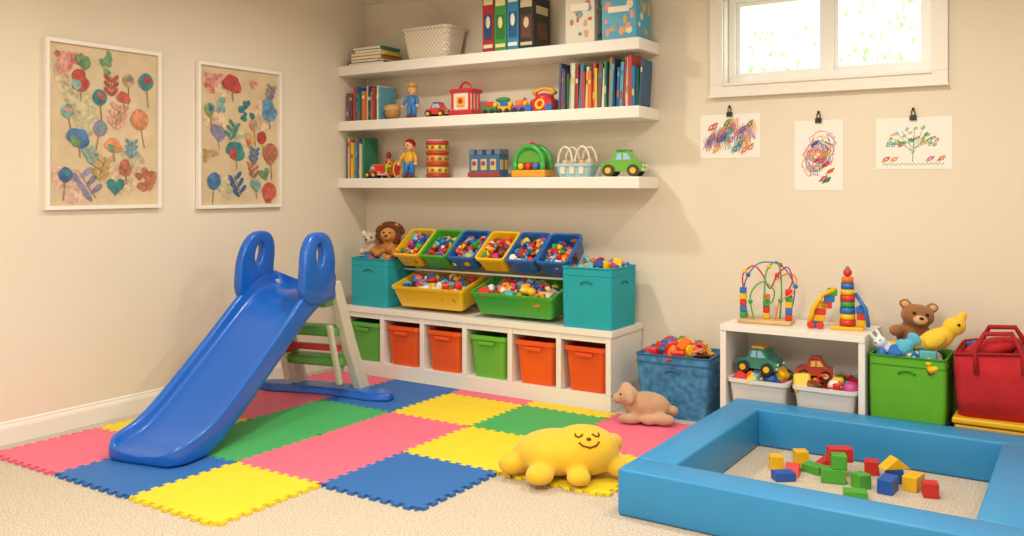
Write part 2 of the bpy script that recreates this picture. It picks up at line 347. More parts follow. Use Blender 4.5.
# low shelf
z=SZ[2]
bookrow('book_row',.03,.22,z,.26,.32,mats=BM[1:10])
car('toy_car',(.33,-.24,z+.001),'#d8382c','#f07f23',.17,-20)
mm=M('stacking_rings'); 
for i,(r,c) in enumerate(((.05,'#2a7fd0'),(.044,'#3fae49'),(.038,'#f5c518'),(.03,'#e23a2e'))): mm.torus((0,0,.02+i*.028),r*.7,r*.35,mat(c,.3))
mm.ball((0,0,.15),.024,RD); mm.cyl((0,0,.06),.012,.12,PK); mm.done((.32,-.09,z+.001),sc=(.9,.9,1.2))
doll('girl_doll',(.61,-.19,z+.001),'#e8b030','#2a7fd0','#b3281e',.29)
mm=M('toy_rocking_chair'); mm.box((0,0,.03),(.1,.08,.02),RD,bev=.005); mm.box((0,.035,.07),(.1,.012,.08),RD,(-10,0,0),bev=.005)
for s in(-1,1): mm.torus((s*.045,0,.06),.052,.006,mat('#f5c518'),(0,90,0),arc=360)
mm.done((.47,-.21,z+.001),sc=(.8,.8,1.1))
mm=M('toy_drum'); zz=0
for c,h in (('#b33a2a',.03),('#e8b84a',.055),('#b33a2a',.025),('#e09a3a',.06),('#b33a2a',.025),('#e8b84a',.05),('#c23a2e',.025)):
    mm.cyl((0,0,zz+h/2),.085 if h<.04 else .079,h,mat(c,.4),seg=28); zz+=h
for i in range(9):
    a=i*math.pi/4.5
    for q in(.055,.14,.225): mm.box((.08*math.cos(a),.08*math.sin(a),q),(.006,.022,.022),mat('#c23a2e' if i%2 else '#3a7a5a'),(0,0,math.degrees(a)))
mm.cyl((0,0,.275),.078,.006,mat('#f0e6d0')); mm.done((.88,-.19,z+.001))
mm=M('toy_castle'); c1=mat('#3a6a9c',.4); c2=mat('#d8b870',.4)
mm.box((0,0,.08),(.26,.12,.16),c1,bev=.005)
for x in(-.11,-.04,.04,.11): mm.box((x,0,.18),(.045,.12,.04),mat('#6a7a90'),bev=.004)
for x in(-.08,0,.08): mm.box((x,-.062,.09),(.05,.008,.08),c2,bev=.003); mm.cyl((x,-.067,.1),.016,.008,mat('#7a4a8a'),(90,0,0))
mm.box((0,-.064,.02),(.27,.01,.03),mat('#a33b3b')); 
for y in(-.03,.03): mm.box((.131,y,.09),(.006,.035,.07),c2)
mm.done((1.34,-.19,z+.001))
mm=M('toy_barn'); GR=mat('#3fae49',.3)
mm.box((0,0,.025),(.27,.14,.05),mat('#e8a030'),bev=.01)
mm.torus((0,-.05,.1),.11,.018,GR,(90,0,0),arc=180,n=20); mm.torus((0,.05,.1),.11,.018,GR,(90,0,0),arc=180,n=20)
for s in(-1,1):
    for y in(-.05,.05): mm.cyl((s*.11,y,.07),.018,.08,GR)
mm.prism([(.09*math.cos(a*math.pi/10),.09*math.sin(a*math.pi/10)) for a in range(11)],.09,mat('#5fa83a'),T((0,.045,.1),(90,0,0)))
mm.box((0,0,.075),(.18,.09,.06),mat('#8a4a30'),bev=.004)
for x,c in((-.06,'#f5c518'),(0,'#e23a2e'),(.06,'#2a7fd0')): mm.ball((x,-.06,.075),.022,mat(c)); 
mm.torus((0,0,.215),.025,.007,RD,(90,0,0)); mm.done((1.71,-.19,z+.001))
mm=M('toy_carry_basket'); LB=mat('#a8ccd0',.4); CR=mat('#e6dcc6',.4)
openbin(mm,.27,.15,.22,.12,.09,LB,lip=.008,r=.03)
for x in(-.065,.065):
    for y in (-.05,.05): mm.torus((x,y,.085),.055,.008,CR,(90,0,0),arc=180,n=16,sc=(1,2.1,1))
for x in(-.09,-.03,.03,.09): mm.ball((x,0,.09),.032,mat('#e0c090')); 
for x in(-.07,0,.07): mm.box((x,-.075,.045),(.035,.01,.05),CR,bev=.003)
mm.done((2.06,-.19,z+.001))
car('toy_jeep',(2.4,-.19,z+.001),'#6cb83a','#4a9a3a',.28,12,hub='#f0c030',wheel='#4a4038')
# ---------------------------------------------------------------- bench
bx0,bx1,by,bz=.21,2.45,-.473,.5
mm=M('cubby_bench'); cy=(by-.022)/2; dp=-by-.022
mm.box(((bx0+bx1)/2,cy,bz-.02),(bx1-bx0+.02,dp+.01,.04),WHITE)
mm.box(((bx0+bx1)/2,cy,.05),(bx1-bx0,dp,.1),WHITE)
mm.box(((bx0+bx1)/2,-.03,.28),(bx1-bx0-.002,.014,.355),WHITE)
pw=(bx1-bx0)/6
for i in range(7): mm.box((bx0+i*pw+(.018 if i==0 else -.018 if i==6 else 0),cy,.28),(.036,dp-.001,.359),WHITE)
for i in range(6): mm.box((bx0+(i+.5)*pw,by+.014,.44),(pw-.037,.02,.038),WHITE)
bench=mm.done(bevel=.002)
bc=['#5cb040','#ee5c1a','#ee5c1a','#6cbc3a','#ee5c1a','#ea5419']
for i,c in enumerate(bc):
    mm=M('storage_tub'); openbin(mm,.285,.35,.25,.31,.285,mat(c,.35,coat=.2),lip=.014,liph=.028,r=.035)
    mm.box((0,-.188,.235),(.12,.012,.025),mat(c,.35,coat=.2),bev=.005)
    mm.done((bx0+(i+.5)*pw,-.29,.101))
# fabric bins
def fabric_bin(name,w,d,h,col,loc,rot=(0,0,0),handle=True,var=.06,trim=None,wb=None,vs=8):
    mm=M(name); m=mat(col,.85,.35,220,var,vscale=vs); wb=wb or w*.98; k=wb/w
    rs=[ring(wb,d*k,.02,0),ring((w+wb)/2+.004,d*(1+k)/2+.004,.02,h*.5),ring(w,d,.02,h),ring(w-.016,d-.016,.014,h),ring(wb-.016,d*k-.016,.014,.01)]
    mm.loft(rs,m)
    mt=mat(trim,.8) if trim else m
    mm.tube([(x,y,h-.004) for x,y,_ in ring(w,d,.022,0,n=4)],.006,mt,closed=True,k=6)
    mm.tube([(x,y,h-.05) for x,y,_ in ring(w+.001,d+.001,.022,0,n=4)],.003,mt,closed=True,k=6)
    if handle:
        hm=mat('#187a84' if not trim else trim,.8)
        mm.torus((0,-d/2-.003,h*.72),.04,.006,hm,(90,0,0),arc=180,sc=(1,.45,1),n=10); mm.torus((w/2+.003,0,h*.72),.04,.006,hm,(90,0,90),arc=180,sc=(1,.45,1),n=10)
    return mm.done(loc,rot)
tb=fabric_bin('fabric_storage_bin',.36,.34,.36,'#22a6b4',(.415,-.26,bz+.001))
jm=M('toy_filling'); jumble(jm,.3,.28,.33,40,.06,R,.02); jm.done(parent=tb)
tb=fabric_bin('fabric_storage_bin',.355,.36,.385,'#20a9b6',(2.27,-.275,bz+.001))
jm=M('toy_filling'); jumble(jm,.3,.28,.37,45,.055,R,.03); jm.done(parent=tb)
# tilted bins rack
mm=M('toy_bin_rack')
for x in (.625,2.06):
    for y,h in ((-.1,.5),(-.22,.3)): mm.box((x,y,.501+h/2-.05),(.015,.03,h-.1),WHITE)
mm.tube([(.62,-.1,.9),(2.06,-.1,.9)],.008,WHITE); mm.tube([(.62,-.26,.78),(2.06,-.26,.78)],.008,WHITE)
mm.done()
YB,BB,GB='#f2c318','#1a62b4','#45ac34'
def tiltbin(x,y,z,w,d,h,col,rx,n,s,fill=.5,dome=.02):
    mm=M('toy_bin'); m=mat(col,.3,coat=.3)
    openbin(mm,w,d,w*.9,d*.88,h,m,lip=.01,liph=.02,r=.025)
    o=mm.done((x,y,z),(rx,0,0)); j=M('toy_filling'); jumble(j,w*.82,d*.8,h*fill,n,s,R,dome); j.done(parent=o); return o
for i,c in enumerate((YB,GB,BB,YB,BB,BB)):
    tiltbin(.735+i*.247,-.2,.885,.226,.28,.13,c,38,44,.053,.55,.02)
tiltbin(.985,-.27,.565,.62,.32,.16,YB,16,115,.066,.66,.035)
tiltbin(1.70,-.27,.565,.64,.32,.16,GB,16,115,.066,.66,.035)
# plushes on the teal bin
LT=mat('#c98c48',.9,.5,120,.25,name='plush_lion',vscale=22); MN=mat('#6a3a1c',.95,.6,80,.3,name='plush_mane')
G1=plush('lion_plush',[((0,.02,.07),(.075,.1,.075)),((0,-.06,.15),(.055,.05,.052)),((0,-.105,.138),(.03,.025,.024)),((.06,-.1,.03),(.03,.06,.028)),((-.06,-.1,.03),(.03,.06,.028)),((.1,.03,.04),(.05,.035,.035)),((-.1,.03,.04),(.05,.035,.035))],LT,.007,loc=(.49,-.27,.868),rot=(0,0,28),sc=(1.15,1.1,1.1))
e=M('mane')
for i in range(16):
    a=i*math.pi/8; e.ball((.062*math.cos(a),-.045,.152+.06*math.sin(a)),(.026,.022,.026),MN,seg=10)
for i in range(9):
    a=(i-4)*.35; e.ball((.07*math.sin(a),-.0,.165+.05*math.cos(a)),(.03,.03,.028),MN,seg=10)
e.done(parent=G1)
e=M('face'); [e.ball((s*.02,-.105,.168),.007,mat('#1a1a1a',.2)) for s in(-1,1)]; e.ball((0,-.128,.148),(.012,.008,.008),mat('#3a2418')); [e.ball((s*.05,-.045,.212),(.018,.01,.018),LT) for s in(-1,1)]; e.done(parent=G1)
G2=plush('small_dog_plush',[((0,0,.05),(.06,.06,.055)),((-.01,-.03,.12),(.05,.046,.046)),((-.015,-.075,.11),(.025,.025,.02)),((-.055,-.02,.15),(.018,.014,.028)),((.035,-.02,.15),(.018,.014,.028)),((.05,-.06,.03),(.022,.045,.022)),((-.05,-.06,.03),(.022,.045,.022))],mat('#dccdb4',.9,.5,120,.3,vscale=18),.006,loc=(.315,-.27,.868),rot=(0,0,25),sc=(1.15,1.15,1.1))
e=M('face'); [e.ball((-.01+s*.02,-.072,.13),.007,mat('#1a1a1a',.2)) for s in(-1,1)]; e.ball((-.015,-.1,.115),.009,mat('#1a1a1a',.2)); e.done(parent=G2)
# ---------------------------------------------------------------- slide
BL=mat('#1263c8',.3,coat=.3,name='slide_plastic_blue'); LG=mat('#d6d0c0',.45); SG=mat('#5fa84e',.45)
mm=M('chute')
st=[(-.02,.045,.01,.0),(0,.055,.035,0),(.04,.06,.05,0),(.12,.066,.06,.0),(.22,.09,.07,.0),(.33,.155,.075,.06),(.5,.28,.075,.18),(.7,.43,.075,.33),(.9,.585,.078,.485),(1.0,.66,.085,.56),(1.08,.71,.1,.605),(1.17,.735,.11,.65),(1.29,.74,.1,.66),(1.31,.74,.09,.66)]
rs=[]
for y,zb,h,lo in st:
    y*=1.075
    w=.245 if y>.0 else .2
    half=[(w-.01,lo),(w,lo+.01),(w+.004,zb+h-.015),(w-.006,zb+h),(w-.03,zb+h),(w-.042,zb+h-.015),(w-.052,zb+.015),(w-.075,zb)]
    rs.append([(x,y,z_) for x,z_ in half]+[(-x,y,z_) for x,z_ in half[::-1]])
mm.loft(rs,BL,smooth=True)
slide=bpy.data.objects.new('playground_slide',None); C.objects.link(slide); slide.location=(.97,-2.71,.016); slide.rotation_euler=(0,0,math.radians(11.5))
mm.done(subsurf=2,parent=slide)
mm=M('handles')
for s in(-1,1):
    rs=[]; n=32
    for i in range(n):
        a=2*math.pi*i/n; ca,sa=math.cos(a),math.sin(a)
        sec=[]
        for rr,xx in((1,-.028),(1,.028),(0,.028),(0,-.028)):
            if rr: yy=.165*math.copysign(abs(ca)**.8,ca); zz=(.2 if sa>0 else .24)*math.copysign(abs(sa)**(1 if sa>0 else .6),sa); yy*=1+(.12*max(0,-sa))
            else: yy=.04*ca; zz=.06+.07*sa
            sec.append((s*.232+xx-s*.02*max(0,zz/.2),1.2+yy+zz*.12,.9+zz))
        rs.append(sec)
    mm.loft(rs,BL,loop=True,smooth=False)
o=mm.done(parent=slide,bevel=.014)
for p in o.data.polygons: p.use_smooth=True
mm=M('ladder')
for s in(-1,1):
    mm.loft([[(s*(.215+dx*.03+.03*(1-k)),yy+dy*w,zz) for dx,dy in((-1,-1),(1,-1),(1,1),(-1,1))] for k,yy,zz,w in((0,1.72,.0,.06),(.5,1.56,.36,.052),(1,1.4,.78,.045))],LG)
    mm.loft([[(s*(.2+dx*.016),yy+dy*.02,zz) for dx,dy in((-1,-1),(1,-1),(1,1),(-1,1))] for yy,zz in((1.38,.5),(1.5,.1))],LG)
for z_,y_ in((.24,1.6),(.45,1.51),(.65,1.42)): mm.box((0,y_-.02,z_),(.43,.17,.06),SG,bev=.015)
mm.tube([(-.2,.82,.34),(-.2,1.6,.3)],.026,RD); mm.box((0,1.5,.335),(.4,.05,.04),RD)
mm.done(parent=slide,bevel=.008)
mm=M('stabiliser')
rs=[]
for i in range(15):
    u=-1+i/7; y=1.68-.07*u*u; w=.11-(.07*max(0,abs(u)-.75)/.25); rs.append([(u*.52,y-w,0),(u*.52,y-w*.75,.05),(u*.52,y+w*.75,.05),(u*.52,y+w,0)])
mm.loft(rs,BL)
mm.done(parent=slide,bevel=.014)
# ---------------------------------------------------------------- foam pit
mm=M('foam_play_pit'); VB=mat('#3090cc',.42,.05,60,.03,name='vinyl_blue'); hgt=.2
X0,X1,x0,x1=3.25,4.78,3.44,4.59; Y0,Y1,y0,y1=-2.0,-.485,-1.81,-.675
def bar(poly):
    t_=bmesh.new(); n=len(poly)
    b0=[t_.verts.new((x,y,.002)) for x,y in poly]; b1=[t_.verts.new((x,y,hgt)) for x,y in poly]
    t_.faces.new(b0[::-1]); t_.faces.new(b1)
    for i in range(n): t_.faces.new((b0[i],b0[(i+1)%n],b1[(i+1)%n],b1[i]))
    bmesh.ops.bevel(t_,geom=t_.edges[:],offset=.012,segments=3,affect='EDGES',profile=.5)
    mm.tmp(t_,VB,Matrix.Identity(4),True)
bar([(X0,Y0),(X1,Y0),(X1,y0),(X0,y0)]); bar([(X0,y1),(X1,y1),(X1,Y1),(X0,Y1)])
bar([(X0,y0),(x0,y0),(x0,y1),(X0,y1)]); bar([(x1,y0),(X1,y0),(X1,y1),(x1,y1)])
pit=mm.done()
def block(kind,c,col,s=.06,rz=0,rot=None):
    mm=M('toy_block'); m=mat(col,.45)
    if kind=='c': mm.box((0,0,s/2),(s,s,s),m)
    elif kind=='b': mm.box((0,0,s/2),(s*1.7,s,s),m)
    elif kind=='r': mm.prism([(-s,0),(s,0),(0,s*.8)],s,m,T((0,s/2,0),(90,0,0)))
    elif kind=='f': mm.box((0,0,s*.3),(s*1.5,s,s*.6),m)
    mm.done(c,rot or (0,0,rz),bevel=.003)
RDc,YLc,GRc,BLc='#d02e26','#eebb18','#4fa838','#1c58b4'
bp_=[('c',-.27,-.0,0,YLc,20),('f',-.2,-.13,0,BLc,40),('f',-.12,.03,0,GRc,-20),('r',-.09,.15,0,RDc,25),('b',-.02,-.05,0,GRc,15),('c',.09,-.06,0,GRc,50),('c',-.02,.06,0,YLc,10),('c',.0,-.04,.067,GRc,20),('c',.19,.08,0,BLc,30),('b',.19,-.05,0,BLc,85),('b',.27,.04,0,YLc,80),('c',.34,-.02,0,RDc,15),('r',.19,.08,.067,YLc,40),('f',.1,-.2,0,GRc,20),('c',-.2,.12,0,YLc,30),('r',-.19,-.03,0,RDc,100),('c',.09,.14,0,RDc,12),('b',-.02,.055,.067,RDc,30)]
for k,dx,dy,dz,c,r in bp_: block(k,(3.94+dx*1.15,-1.0+dy*1.2,dz+.001),c,.066,r)
# ---------------------------------------------------------------- yellow plush
YP=mat('#efbf26',.85,.25,150,.05,sheen=.3,name='plush_yellow')
hc,hr=Vector((.1,.0,.122)),Vector((.175,.155,.118))
yp=plush('yellow_plush_toy',[((-.03,0,.11),(.2,.17,.105)),(hc,hr),((-.235,-.04,.06),(.075,.06,.05),(0,0,15)),((-.1,-.17,.05),(.07,.07,.045)),((-.19,.13,.06),(.07,.05,.05)),((.08,-.175,.045),(.06,.055,.04)),((.265,-.06,.06),(.055,.05,.045)),((.24,.1,.13),(.055,.045,.05))],YP,.009,loc=(2.81,-1.7,.014),rot=(0,0,28),sm=16)
e=M('face'); DK=mat('#6a3c10',.6)
def sp(a,el):
    a=math.radians(a); el=math.radians(el); u=Vector((math.cos(el)*math.sin(a),-math.cos(el)*math.cos(a),math.sin(el))); return hc+Vector((hr.x*u.x,hr.y*u.y,hr.z*u.z))*1.0
for a0 in(-12,36): e.tube([sp(a0+d,56-(1-(d/11)**2)*8) for d in(-11,-6,0,6,11)],.0045,DK,k=6)
e.tube([sp(12+d,36-(1-(d/20)**2)*11) for d in(-20,-12,0,12,20)],.0045,DK,k=6)
e.ball(sp(12,44),(.012,.009,.008),DK); e.done(parent=yp)
# ---------------------------------------------------------------- lamb plush
LP=mat('#cda583',.95,.6,90,.15,sheen=.3,name='plush_tan')
lp=plush('lamb_plush',[((0,0,.09),(.14,.085,.085)),((-.11,-.02,.15),(.065,.06,.06)),((-.165,-.035,.135),(.035,.035,.032)),((-.1,.045,.155),(.03,.022,.04),(30,0,0)),((-.09,-.08,.15),(.03,.022,.04),(-30,0,0)),((-.09,-.08,.03),(.075,.03,.03)),((.1,-.08,.035),(.07,.035,.035)),((.02,-.09,.03),(.05,.03,.028)),((.15,0,.07),(.035,.03,.03)),((-.12,.0,.2),(.035,.035,.025))],LP,.007,loc=(2.75,-.6,.018),rot=(0,0,20))
e=M('eyes'); [e.ball((-.145,-.02+s*.042,.165),.008,mat('#2a1a10',.2)) for s in(-1,1)]; e.ball((-.2,-.035,.142),(.008,.01,.007),mat('#8a5a4a')); e.done(parent=lp)
# ---------------------------------------------------------------- denim bin
db=fabric_bin('fabric_toy_basket',.46,.36,.38,'#4a8cc0',(2.82,-.24,.001),(0,0,3),var=.45,wb=.4,vs=25,trim='#2d6491')
j=M('toy_filling'); jumble(j,.36,.28,.35,60,.085,R,.05,mats=TM[:5]+[TM[1],TM[1],TM[0]]); 
j.torus((.05,-.05,.41),.06,.018,TM[1],(30,20,0)); j.torus((-.08,0,.41),.05,.016,TM[0],(50,-20,0)); j.done(parent=db)
# ---------------------------------------------------------------- white unit
ux0,ux1,uy=3.14,3.935,-.45
mm=M('low_shelf_unit')
mm.box(((ux0+ux1)/2,(uy-.02)/2,.585),(ux1-ux0,-uy-.02,.035),WHITE)
for x in(ux0+.017,ux1-.017): mm.box((x,(uy-.02)/2,.284),(.034,-uy-.03,.565),WHITE)
mm.box(((ux0+ux1)/2,(uy-.02)/2,.1),(ux1-ux0-.06,-uy-.034,.03),WHITE); mm.box(((ux0+ux1)/2,-.04,.33),(ux1-ux0-.06,.012,.48),WHITE)
mm.done(bevel=.002)
TUB=mat('#e6e2da',.3,name='white_plastic')
for i,x in enumerate((3.35,3.72)):
    mm=M('plastic_tub'); openbin(mm,.325,.34,.29,.3,.18,TUB,lip=.012,r=.03); o=mm.done((x,-.265,.117))
    j=M('toy_filling'); jumble(j,.27,.27,.15,50,.075,R,.04); j.done(parent=o)
car('toy_truck',(3.33,-.3,.32),'#2a8a7a','#e8b030',.25,-8)
car('toy_car',(3.64,-.3,.32),'#c8402c','#b83028',.2,12,win='#f0d060')
# bead maze
mm=M('bead_maze'); WD=mat('#d8b27a',.5,.1,40,.2)
mm.box((0,0,.012),(.3,.17,.024),WD,bev=.008)
for x,y,cols in((-.13,-.02,(3,2,0,1,2)),(.0,0,(1,0,3,4)),(.13,-.02,(0,2,1,3,0))):
    for i,c in enumerate(cols): mm.box((x,y,.024+.018+i*.036),(.036,.036,.034),TM[c],bev=.004)
def arc(pts,r,m):
    out=[]
    P=[Vector(p) for p in pts]; P=[P[0]]+P+[P[-1]]
    for i in range(1,len(P)-2):
        for k in range(8):
            t_=k/8; a,b_,c,d=P[i-1],P[i],P[i+1],P[i+2]
            out.append(.5*((2*b_)+(-a+c)*t_+(2*a-5*b_+4*c-d)*t_*t_+(-a+3*b_-3*c+d)*t_**3))
    out.append(P[-1]); mm.tube(out,r,m,k=6); return out
w1=arc([(-.13,-.02,.2),(-.13,-.02,.28),(-.07,-.02,.33),(-.02,-.01,.28),(.02,0,.2),(.06,0,.28),(.12,-.01,.33),(.15,-.02,.26),(.13,-.02,.2)],.0045,RD)
w2=arc([(-.12,.05,.02),(-.14,.05,.2),(-.08,.05,.32),(0,.05,.35),(.09,.05,.32),(.15,.05,.2),(.12,.05,.02)],.0045,mat('#2a7fd0',.3))
w3=arc([(-.06,-.06,.02),(-.08,-.06,.16),(-.02,-.05,.24),(.05,-.05,.2),(.04,-.04,.13),(.0,-.04,.12),(.0,0,.3),(.06,.03,.35),(.08,.03,.2),(.07,.03,.02)],.0045,mat('#3fae49',.3))
w4=arc([(.06,-.06,.02),(.09,-.06,.14),(.15,-.04,.18),(.17,0,.26),(.12,.03,.29),(.05,0,.25)],.0045,mat('#f07f23',.3))
for w,idx in((w1,(10,40)),(w2,(12,30)),(w3,(6,50)),(w4,(8,20))):
    for i in idx:
        if i<len(w): mm.ball(w[i],.014,R.choice(TM[:5]),seg=12)
mm.done((3.35,-.25,.603),(0,0,6))
# block towers
mm=M('stacking_tower_toy')
def brick(x,y,z_,w,m,rot=(0,0,0),h=.036):
    pre=mm.pre.copy(); mm.pre=pre@T((x,y,z_),rot); mm.box((0,0,h/2),(w,.05,h-.001),m,bev=.002,seg=1)
    n=max(1,int(w/.024))
    for i in range(n): 
        for yy in(-.012,.012): mm.cyl(((i-(n-1)/2)*.024,yy,h+.003),.008,.007,m,seg=8)
    mm.pre=pre
mm.box((.06,0,.009),(.17,.13,.018),TM[1],bev=.005)
for i,(c,r_) in enumerate(((0,.043),(1,.04),(2,.042),(3,.038),(0,.04),(1,.036),(2,.036),(4,.032))): mm.cyl((.06,0,.036+i*.034),r_,.032,TM[c],seg=18)
mm.ball((.06,0,.315),.024,TM[0]); mm.ball((.06,0,.338),.012,TM[3])
for i,c in enumerate((2,1,0,1)): brick(-.1+i*.008,0,i*.036,.06,TM[c])
for i,c in enumerate((0,2,3)): brick(-.05+i*.014,.0,.11+i*.036,.055,TM[c])
for i,c in enumerate((1,0,2)): brick(.135-i*.004,0.01,.018+i*.036,.045,TM[c])
mm.tube([(-.14,-.05,.02),(-.12,-.05,.11),(-.07,-.04,.19),(.0,-.01,.22)],.013,TM[1])
mm.tube([(.17,-.04,.02),(.155,-.03,.12),(.1,0,.2)],.011,TM[2])
for x in(-.13,-.08): mm.cyl((x,-.06,.02),.02,.02,TM[0],(90,0,0))
mm.done((3.74,-.24,.603),(0,0,10))
# plinths, green bin, red bag
mm=M('blue_foam_block'); mm.box((0,0,.09),(.37,.4,.175),VB,bev=.012); mm.done((4.132,-.25,.002))
mm=M('yellow_storage_box'); YS=mat('#eab818',.4); mm.box((0,0,.1),(.46,.38,.2),YS,bev=.01); mm.box((0,0,.22),(.48,.4,.03),YS,bev=.008); mm.box((0,-.195,.12),(.1,.01,.03),mat('#c99a10'),bev=.003); mm.done((4.59,-.25,.002))
gb=fabric_bin('fabric_storage_bin',.37,.34,.33,'#62b428',(4.135,-.25,.182),trim='#3f8a1c')
j=M('toy_filling'); jumble(j,.3,.28,.3,40,.07,R,.02,mats=[TM[5],TM[7],TM[2],TM[5],TM[1]]); j.done(parent=gb)
tbm=mat('#9a6534',.95,.6,110,.15,sheen=.3,name='plush_brown')
td=plush('teddy_bear',[((0,0,.08),(.085,.07,.09)),((0,-.02,.2),(.08,.072,.07)),((.065,-.01,.26),(.03,.018,.03)),((-.065,-.01,.26),(.03,.018,.03)),((.09,-.05,.1),(.035,.07,.035),(0,0,25)),((-.09,-.05,.1),(.035,.07,.035),(0,0,-25)),((.05,-.1,.02),(.035,.07,.035)),((-.05,-.1,.02),(.035,.07,.035)),((0,-.085,.185),(.035,.03,.028))],tbm,.007,loc=(4.12,-.17,.515),rot=(0,8,20),sc=(1.08,1,.92))
e=M('face'); e.ball((0,-.1,.187),(.034,.022,.027),mat('#d8b083',.9)); e.ball((0,-.122,.2),(.012,.008,.009),mat('#1a1210',.3)); [e.ball((s*.03,-.088,.222),.009,mat('#120c08',.1)) for s in(-1,1)]; [e.ball((s*.065,-.026,.26),(.018,.006,.018),mat('#d8b083',.9)) for s in(-1,1)]; e.done(parent=td)
YQ=mat('#eec634',.85,.3,100,sheen=.2)
bp2=plush('yellow_duck_plush',[((0,0,0),(.085,.05,.05),(0,-15,0)),((.085,0,.05),(.05,.042,.045)),((.12,0,.085),(.022,.018,.035),(0,30,0)),((-.08,0,-.01),(.05,.03,.03)),((-.01,-.05,.0),(.05,.018,.03),(0,-20,0))],YQ,.006,loc=(4.26,-.31,.6),rot=(0,-10,15),sc=(1.15,1.1,1.1))
e=M('eye'); e.ball((.1,-.04,.06),.007,mat('#1a1a1a',.2)); e.done(parent=bp2)
wp=plush('bunny_plush',[((0,0,.04),(.05,.05,.05)),((0,-.03,.09),(.04,.04,.035)),((.02,-.02,.14),(.012,.01,.035)),((-.02,-.02,.14),(.012,.01,.035))],mat('#dfe8f0',.9,.3,100),.006,loc=(4.04,-.33,.5),rot=(0,-35,0),sc=(.9,.9,.9))
e=M('eyes'); [e.ball((s*.015,-.065,.1),.005,mat('#1a1a1a')) for s in(-1,1)]; e.done(parent=wp)
fp=plush('blue_fish_plush',[((0,0,0),(.06,.03,.035)),((.07,0,0),(.03,.012,.04)),((0,0,.035),(.03,.01,.02))],mat('#5cb8d8',.85,.3,90),.005,loc=(4.12,-.38,.55),rot=(0,-50,0))
e=M('eye'); e.ball((-.035,-.026,.012),.007,mat('#1a1a1a')); e.done(parent=fp)
# red tote bag (soft, slumped)
mm=M('red_tote_bag'); RDB=mat('#bc1c26',.85,.3,60,.15)
rs=[]
for z_,w_,d_ in((0,.37,.3),(.1,.41,.34),(.22,.42,.35),(.33,.4,.33)): rs.append([(x+.01*math.sin(9*y+z_*20),y+.01*math.sin(11*x+z_*15),z_+(.025*math.sin(7*x+1)+.015*math.sin(13*y) if z_>.3 else 0)) for x,y,_ in ring(w_,d_,.06,0,n=5)])
top=rs[3]
rs.append([(x*.94,y*.94,z_) for x,y,z_ in rs[-1]]); rs.append([(x*.9,y*.9,.05) for x,y,z_ in rs[0]])
mm.loft(rs,RDB,smooth=True)
mm.tube(top,.008,mat('#9a141c',.8),closed=True,k=6)
jumble(mm,.28,.24,.27,26,.09,R,.04,mats=[TM[12],TM[2],TM[0],mat('#5a3a7a')])
mm.ball((-.04,-.04,.34),(.14,.1,.05),RDB,(0,-18,0)); 
for y in(-.168,.168): mm.tube([(-.1,y,.22),(-.11,y*.98,.34),(-.07,y*.8,.42),(.05,y*.7,.43),(.1,y*.95,.34),(.1,y,.22)],.013,mat('#a8161f',.8))
mm.done((4.56,-.25,.238))
# ---------------------------------------------------------------- pictures
def shape(kind,cx,cz,r,ph,sq=1.15):
    out=[];n=24
    for i in range(n):
        a=2*math.pi*i/n
        if kind=='heart':
            x=16*math.sin(a)**3/17; y=(13*math.cos(a)-5*math.cos(2*a)-2*math.cos(3*a)-math.cos(4*a))/17
        elif kind=='leaf': x=.45*math.sin(a)*(1+.25*math.cos(a)); y=1.2*math.cos(a)
        elif kind=='balloon': y=math.sin(a)*1.1; x=math.cos(a)*(1 if y>0 else 1-.45*abs(y))
        elif kind=='tulip': y=math.sin(a)*(1.0 if math.sin(a)<0 else .75+.35*abs(math.cos(1.5*a+.78))); x=math.cos(a)*(1+.1*math.sin(a))
        elif kind=='flower': k=1+.22*math.cos(5*a+ph); x=k*math.cos(a); y=k*math.sin(a)
        else: k=1+.16*math.sin(2*a+ph)+.1*math.sin(3*a+2*ph)+.05*math.sin(5*a+ph); x=k*math.cos(a)*1.05; y=k*math.sin(a)
        c,s=(math.cos(ph*.3-.9),math.sin(ph*.3-.9)) if kind in('leaf','blob') else (math.cos((ph-3)*.15),math.sin((ph-3)*.15))
        out.append((cx+r*(x*c-y*s),cz+r*(x*s+y*c)))
    return out
